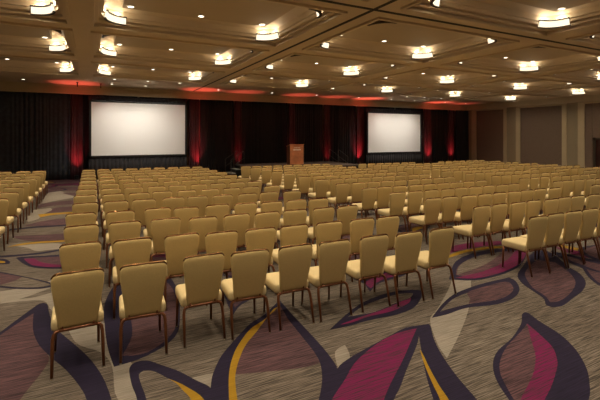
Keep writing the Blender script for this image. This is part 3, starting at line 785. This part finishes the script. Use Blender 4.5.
CM = ['gold_fabric', 'top_lit_seat_fabric', 'bronze', 'edge_bronze']
def chair_into(bm):
    back_bm(bm, 0); seat_bm(bm, 1); frame_bm(bm, 2); crossbar_bm(bm, 2); edge_bm(bm, 3)
    for fn, s, _ in LEGS: fn(bm, s, 2)
bm = bmesh.new(); chair_into(bm)
one_mesh = link_mesh('banquet_chair', fin(bm), [M[k] for k in CM])       # one far chair

# ---------------------------------------------------------------- where they stand
rj = random.Random(11)
SPOTS = []        # (x, y, yaw, block, row, col)
FRONT = [[(-.125, 4.26), (.465, 4.23), (1.055, 4.25), (1.555, 4.17), (2.08, 4.14), (2.59, 4.11), (3.17, 4.10), (3.68, 4.03), (4.24, 4.01)],
         [(-.11, 5.39), (.45, 5.31), (1.02, 5.27), (1.52, 5.17), (2.05, 5.13), (2.54, 5.10), (3.10, 5.06), (3.66, 5.03), (4.13, 5.0)],
         [(-.13, 6.45), (.45, 6.44), (1.01, 6.40), (1.55, 6.25), (2.07, 6.24), (2.58, 6.19), (3.10, 6.17), (3.62, 6.13), (4.1, 6.10)],
         [(-.16, 7.5), (.43, 7.40), (1.04, 7.41), (1.50, 7.26), (2.06, 7.30), (2.58, 7.20), (3.09, 7.16), (3.6, 7.12), (4.08, 7.08)]]
YAWS = [[4, -1, 1, -2, 1, 0, 1, 0, 1]]
for n in range(13):
    for c in range(9):
        if n < 4: x, y = FRONT[n][c]
        else:
            y = 4.22 + 1.1*n - .055*c*.53 + rj.uniform(-.04, .04); x = -.11 + .531*c - .012*(y-4.2)*c/8 + rj.uniform(-.025, .025)
        a = YAWS[n][c] if n < 1 else rj.uniform(-2.5, 2.5)
        SPOTS.append((x, y, a, 'middle', n, c))
RSTART = [(6.22, 3.94), (6.24, 4.97), (6.16, 6.05), (6.11, 7.05), (6.02, 8.02), (5.98, 9.11), (5.98, 10.2), (5.96, 11.25), (5.93, 12.3), (5.9, 13.25), (5.88, 14.25), (5.86, 15.3), (5.82, 16.33)]
for n, (x0, y0) in enumerate(RSTART):
    for c in range(9):
        SPOTS.append((x0 + .485*c + rj.uniform(-.008, .008), y0 - .025*.48*c + rj.uniform(-.03, .03), rj.uniform(-2.5, 2.5), 'right', n, c))
for n in range(11):
    y0 = 5.85 + .955*n; x0 = 11.7 - .05*n
    for c in range(8 if n < 10 else 7):
        SPOTS.append((x0 + .485*c + rj.uniform(-.008, .008), y0 - .02*c + rj.uniform(-.03, .03), rj.uniform(-3, 3), 'far', n, c))
for n in range(11):
    y0 = 5.6 + .945*n; x0 = 16.25 - .04*n
    for c in range(7):
        SPOTS.append((x0 + .485*c + rj.uniform(-.008, .008), y0 - .01*c + rj.uniform(-.03, .03), rj.uniform(-3, 3), 'wall', n, c))
for n in range(10):
    y0 = 7.75 + 1.09*n
    for c in range(6):
        SPOTS.append((-1.70 - .52*c + rj.uniform(-.02, .02), y0 + .02*c + rj.uniform(-.03, .03), rj.uniform(-2.5, 2.5), 'left', n, c))
def on_screen(x, y):
    X = x*math.cos(YAW) - y*math.sin(YAW); d = x*math.sin(YAW) + y*math.cos(YAW)
    return d, 300 + 405*X/d, 137 + 405*(EYE-.5)/d
vis = []
for sp in SPOTS:
    d, px, py = on_screen(sp[0], sp[1]+.1)
    half = 405*.3/d
    if px < -half or px > 600+half: continue
    vis.append((d, sp))
vis.sort(key=lambda q: q[0])
WORD = {'middle': 'second block from the left', 'right': 'third block from the left', 'far': 'fourth block from the left',
        'wall': 'block beside the right wall', 'left': 'leftmost block'}
SIDE = {'middle': 'left', 'right': 'left', 'far': 'left', 'wall': 'left', 'left': 'aisle'}
rows_seen = {}
for d, sp in vis: rows_seen.setdefault(sp[3], set()).add(sp[4])
for k in rows_seen: rows_seen[k] = sorted(rows_seen[k])
cols_seen = {}
for d, sp in vis: cols_seen.setdefault((sp[3], sp[4]), []).append(sp[5])
proto_glide = full_chair(True); proto_plain = full_chair(False)
N_THINGS = 300
used = set()
rest = []
for k, (d, (x, y, a, blk, n, c)) in enumerate(vis):
    if k >= N_THINGS:
        rest.append((x, y, a)); continue
    if d < 7.2: kind = 'g'
    elif k < 170: kind = 'p'
    else: kind = 'm'
    src = {'g': proto_glide, 'p': proto_plain, 'm': one_mesh}[kind]
    r = src if kind not in used else copy_tree(src)
    used.add(kind)
    r.location = (x, y+.285, 0); r.rotation_euler = (0, 0, math.radians(a-1.5))
    row = rows_seen[blk].index(n)
    last = max(cols_seen[(blk, n)])
    if blk == 'left': pos = 'on the aisle' if c == 0 else '%s in from the aisle' % ORD[c]
    else: pos = '%s from the left' % ORD[c]
    rw = 'front' if False else ('nearest' if row == 0 else ORD[row] + ' nearest')
    tag(r, 'gold banquet chair %s, %s row, %s' % (pos, rw, WORD[blk]), 'chair', 'gold banquet chairs in rows')
print('chairs in view', len(vis), 'things', min(N_THINGS, len(vis)), 'rest', len(rest))
if rest:
    bm = bmesh.new()
    for x, y, a in rest:
        n0 = len(bm.verts); chair_into(bm); bm.verts.ensure_lookup_table()
        mt = Matrix.Translation((x, y+.285, 0)) @ Matrix.Rotation(math.radians(a-1.5), 4, 'Z')
        for v in bm.verts[n0:]: v.co = mt @ v.co
    o = link_mesh('banquet_chairs', bm, [M[k] for k in CM])
    tag(o, 'farthest gold banquet chairs massed near the right wall', 'chairs', None, 'stuff')
# ---------------------------------------------------------------- light and view
w = bpy.data.worlds.new('world'); SC.world = w; w.use_nodes = True
w.node_tree.nodes['Background'].inputs['Color'].default_value = (.02, .015, .01, 1)
w.node_tree.nodes['Background'].inputs['Strength'].default_value = .2
SC.view_settings.view_transform = 'Standard'; SC.view_settings.look = 'None'
SC.view_settings.gamma = 1; SC.view_settings.use_curve_mapping = False
SC.view_settings.exposure = EXPOSURE
SC.cycles.use_denoising = True
SC.cycles.max_bounces = 6; SC.cycles.diffuse_bounces = 4; SC.cycles.glossy_bounces = 3
SC.cycles.sample_clamp_indirect = 4
SC.cycles.use_light_tree = True
